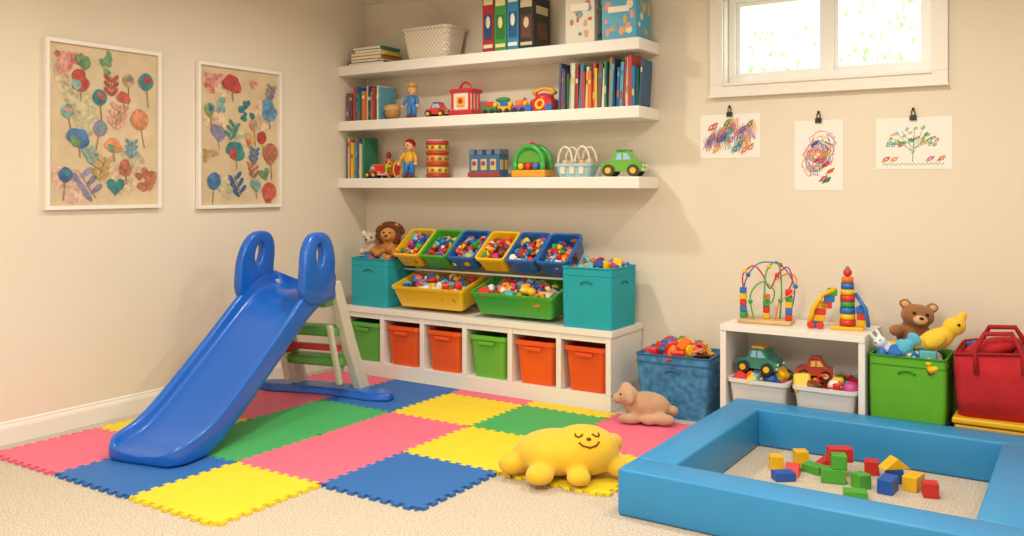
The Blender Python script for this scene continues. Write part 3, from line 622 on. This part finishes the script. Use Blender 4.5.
def frame(name,y0,y1,z0,z1,seed):
    rng=random.Random(seed); mm=M(name); w=y1-y0; h=z1-z0; f=.022
    FR=mat('#f4f1ea',.35,name='frame_white')
    for c,s in(((0,h/2-f/2),(w,f)),((0,-h/2+f/2),(w,f)),((w/2-f/2,0),(f,h-2*f)),((-w/2+f/2,0),(f,h-2*f))): mm.box((c[0],c[1],.016),(s[0],s[1],.03),FR)
    mm.box((0,0,.006),(w-f,h-f,.01),mat('#d9c4a0',.35,.05,40,.14,coat=.4,vscale=6,name='art_paper'))
    cols=['#3f8a88','#4f7cae','#c86252','#dc926a','#b8725a','#6f9a6a','#dca090','#6a9cbc','#bc4e48','#c4a468','#7fb0a8','#35808a','#43689a','#8f8aa8']
    lift=[.0125]; cl=lambda v,l: max(-l,min(l,v))
    def put(kind,x,y,r,col,ph=None):
        lift[0]+=.00006; pts=shape(kind,x,y,r,rng.uniform(0,6) if ph is None else ph)
        mm.raw([(cl(a,w/2-.028),cl(b,h/2-.028),lift[0]) for a,b in pts],[tuple(range(len(pts)))],mat(col,.55,0,60,.42,vscale=30))
    def stem(pts,col='#8a7a4a',wd=.003):
        lift[0]+=.00006; pts=[(cl(a,w/2-.03),cl(b,h/2-.03)) for a,b in pts]
        for (x0_,y0_),(x1_,y1_) in zip(pts,pts[1:]):
            dx,dy=x1_-x0_,y1_-y0_; L=math.hypot(dx,dy) or 1; nx,ny=-dy/L*wd,dx/L*wd
            mm.raw([(x0_+nx,y0_+ny,lift[0]),(x0_-nx,y0_-ny,lift[0]),(x1_-nx,y1_-ny,lift[0]),(x1_+nx,y1_+ny,lift[0])],[(0,1,2,3)],mat(col,.6))
    for i in range(6): put('blob',rng.uniform(-.33,.33)*w,rng.uniform(-.36,.36)*h,rng.uniform(.07,.11),rng.choice(['#dfc3a2','#d4c096','#ddbca6','#cbc19e']))
    for i in range(4):
        for k in range(5-i): put('flower',-w/2+.075+k*.036+(i%2)*.018,h/2-.085-i*.034,.0185,rng.choice(['#d88a82','#d0766c','#e0a294']))
    pl=[];k=0
    while len(pl)<22 and k<6000:
        k+=1; x=rng.uniform(-w/2+.09,w/2-.09); y=rng.uniform(-h/2+.1,h/2-.1); r=rng.uniform(.042,.082)
        if x<-w/2+.22 and y>h/2-.22: continue
        if all((x-a)**2+((y-b)*.95)**2>((r+c)*.96)**2 for a,b,c in pl): pl.append((x,y,r))
    for n_,(x,y,r) in enumerate(pl):
        q=((n_*7)%22)/22+rng.uniform(-.03,.03); c=cols[(n_*5+seed)%len(cols)]
        if q<.3:
            bx_=rng.uniform(-.04,.04); stem([(x,y),(x+bx_*.6,y-r-.04),(x+bx_,y-r-.1)]); put('balloon' if rng.random()<.5 else 'tulip',x,y,r*.9,c)
            if rng.random()<.5: put('blob',x+r*.15,y+r*.2,r*.42,rng.choice(cols))
        elif q<.55: 
            put('blob',x,y,r*.9,c)
            if rng.random()<.5: put('blob',x-r*.3,y-r*.3,r*.45,rng.choice(cols))
            stem([(x,y-r*.6),(x+.01,y-r-.05)])
        elif q<.6: put('heart',x,y,r*.9,c)
        elif q<.85:
            an=rng.uniform(50,130); ax,ay=math.cos(math.radians(an)),math.sin(math.radians(an)); stem([(x-ax*r*1.3,y-ay*r*1.3),(x+ax*r,y+ay*r)])
            for i in range(3):
                for sgn in(-1,1): put('leaf',x+ax*r*(i*.75-.8)+sgn*ay*r*.45,y+ay*r*(i*.75-.8)-sgn*ax*r*.45,r*.5,c,ph=3+sgn*-2.6+rng.uniform(-.6,.6))
        else:
            for i in range(8): put('blob',x+rng.gauss(0,r*.45),y+rng.gauss(0,r*.5),r*rng.uniform(.25,.42),c)
    o=mm.done(recalc=False); o.matrix_world=Matrix(((0,0,1,.001),(1,0,0,(y0+y1)/2),(0,1,0,(z0+z1)/2),(0,0,0,1)))
    return o
frame('framed_artwork',-2.66,-1.92,1.265,2.24,3); frame('framed_artwork',-1.645,-.925,1.25,2.225,8)
def drawing(x0,x1,z0,z1,seed,kind):
    rng=random.Random(seed); mm=M('child_drawing'); w=x1-x0; h=z1-z0
    mm.box((0,0,.001),(w,h,.0015),mat('#f4f1ea',.7,name='paper_white'))
    cc=['#e0402c','#f2b61c','#2a6fc0','#3fa049','#e86aa0','#7a4ab0','#f07f23','#30a0b0']
    def rib(pts,wd,m,z_):
        vs=[];n=len(pts)
        for i,p in enumerate(pts):
            a=pts[max(0,i-1)];b=pts[min(n-1,i+1)]; dx,dy=b[0]-a[0],b[1]-a[1]; L=math.hypot(dx,dy) or 1
            vs+= [(p[0]-dy/L*wd,p[1]+dx/L*wd,z_),(p[0]+dy/L*wd,p[1]-dx/L*wd,z_)]
        mm.raw(vs,[(2*i,2*i+1,2*i+3,2*i+2) for i in range(n-1)],m)
    zz=[.0025]
    cl=lambda v,l: max(-l,min(l,v))
    def scr(cx,cy,rx,ry,n,col,wd=.002,loops=3):
        zz[0]+=.00004
        ph=rng.uniform(0,6); rib([(cl(cx+rx*math.cos(i*2*math.pi*loops/n+ph)*(.4+.6*i/n)+rng.gauss(0,rx*.08),w*.46),cl(cy+ry*math.sin(i*2*math.pi*loops/n*1.07+ph)*(.4+.6*i/n)+rng.gauss(0,ry*.08),h*.46)) for i in range(n)],wd,mat(col,.7),zz[0])
    def zig(cx,cy,wx,hy,n,col,wd,ang=0):
        zz[0]+=.00004; c,s=math.cos(ang),math.sin(ang); pts=[]
        for i in range(n):
            a=(i/(n-1)-.5)*wx; b=(.5 if i%2 else -.5)*hy*rng.uniform(.7,1.1)
            pts.append((cl(cx+a*c-b*s,w*.46),cl(cy+a*s+b*c,h*.46)))
        rib(pts,wd,mat(col,.7),zz[0])
    if kind==0:
        for i in range(30): zig((-.38+.76*((i*7)%30)/29)*w,rng.uniform(-.24,.24)*h,w*.1,h*.34,9,cc[i%8],.0018,rng.uniform(-.5,.5))
        for i in range(22): scr(rng.uniform(-.38,.38)*w,rng.uniform(-.33,.33)*h,w*.06,h*.1,30,cc[(i*3)%8],.0018,3)
    elif kind==1:
        for i in range(10): scr(0.0*w,.02*h,w*(.1+.034*i),h*(.05+.034*i),60,cc[[4,0,2,4,1,2,3,7,6,4][i]],.002,1.3)
        for i in range(14): zig(rng.uniform(-.25,.25)*w,rng.uniform(-.3,.25)*h,w*.16,h*.09,9,cc[[4,0,5,1,4,2,6,3][i%8]],.002,rng.uniform(-1.5,1.5))
        for i in range(8): scr(rng.uniform(-.25,.25)*w,rng.uniform(-.36,.2)*h,w*.1,h*.05,40,cc[[0,4,3,2,0,6,1,4][i]],.002,4)
    else:
        rib([(-.01*w,-h*.36),(0,-h*.1),(.01*w,h*.15)],.002,mat('#6a8a50',.7),.0022)
        for i in range(9):
            a=math.radians(15+i*19+rng.uniform(-6,6)); l=rng.uniform(.28,.37); rib([(0,-h*rng.uniform(0,.25)),(math.cos(a)*w*.16,-h*.03+math.sin(a)*h*.1),(math.cos(a)*w*l,math.sin(a)*h*.34-.02)],.0012,mat('#5a9a70',.7),.0023)
        for i in range(34):
            a=math.radians(rng.uniform(0,180)); q=rng.uniform(.08,.38); scr(math.cos(a)*w*q,math.sin(a)*h*q*.95-.012,rng.uniform(.008,.018),rng.uniform(.006,.014),18,cc[rng.choice([3,3,7,3,1,0])],.0013,2)
        for x_,c_ in((-.36,0),(-.25,1),(.22,4),(.36,6)): scr(x_*w,-.3*h,w*.06,h*.06,34,cc[c_],.0015,3)
        zig(0,-.4*h,w*.8,h*.05,30,cc[3],.0014)
    CK=mat('#26262a',.35)
    mm.prism([(-.018,-.014),(.018,-.014),(.018,.014),(-.018,.014)],.012,CK,T((0,h/2-.002,.001)))
    mm.torus((0,h/2+.026,.008),.011,.003,CK,(0,0,0),n=14,k=6,sc=(.9,1.4,1)); mm.ball((0,h/2+.048,.008),.008,CK,seg=10)
    o=mm.done(recalc=False); o.matrix_world=Matrix(((1,0,0,(x0+x1)/2),(0,0,-1,-.0005),(0,1,0,(z0+z1)/2),(0,0,0,1)))
drawing(2.85,3.235,1.575,1.85,1,0); drawing(3.445,3.725,1.375,1.79,2,1); drawing(3.905,4.3,1.495,1.785,4,2)
# ---------------------------------------------------------------- lights
def downlight(x,y,E,col=(1,.915,.8),r=.085):
    mm=M('recessed_downlight'); mm.torus((0,0,0),r+.02,.012,TRIM,n=28); mm.cyl((0,0,.012),r,.004,mat('#fff6e4',.5)); mm.done((x,y,H-.014))
    l=bpy.data.lights.new('downlight_lamp','AREA'); l.shape='DISK'; l.size=2*r; l.energy=E*1.08; l.color=col; l.spread=math.radians(170)
    o=bpy.data.objects.new('downlight_lamp',l); C.objects.link(o); o.location=(x,y,H-.03)
for x,y,E in((1.6,-1.4,22),(4.0,-1.5,21),(1.5,-3.6,20),(3.9,-3.6,22),(1.5,-5.8,14),(3.9,-5.8,14),(5.7,-2.6,14)): downlight(x,y,E)
mm=M('ceiling_lamp'); mm.cyl((0,0,0),.4,.05,TRIM,seg=40); mm.done((3.6,-4.7,H-.03))
l=bpy.data.lights.new('ceiling_lamp_light','AREA'); l.shape='DISK'; l.size=.75; l.energy=66; l.color=(1,.95,.88)
o=bpy.data.objects.new('ceiling_lamp_light',l); C.objects.link(o); o.location=(3.6,-4.7,H-.07)
w=bpy.data.worlds.new('World'); bpy.context.scene.world=w; w.use_nodes=True; bg=w.node_tree.nodes['Background']; bg.inputs[0].default_value=(.92,.97,1,1); bg.inputs[1].default_value=3.2
# ---------------------------------------------------------------- camera
cd=bpy.data.cameras.new('camera'); co=bpy.data.objects.new('camera',cd); C.objects.link(co)
co.location=(4.941,-5.419,1.4); co.rotation_euler=(math.radians(90),0,math.radians(33.054))
cd.sensor_width=36; cd.lens=890.66/1024*36; cd.shift_y=-(268-186.06)/1024
cd.clip_start=.05
bpy.context.scene.camera=co
bpy.context.scene.view_settings.view_transform='Standard'
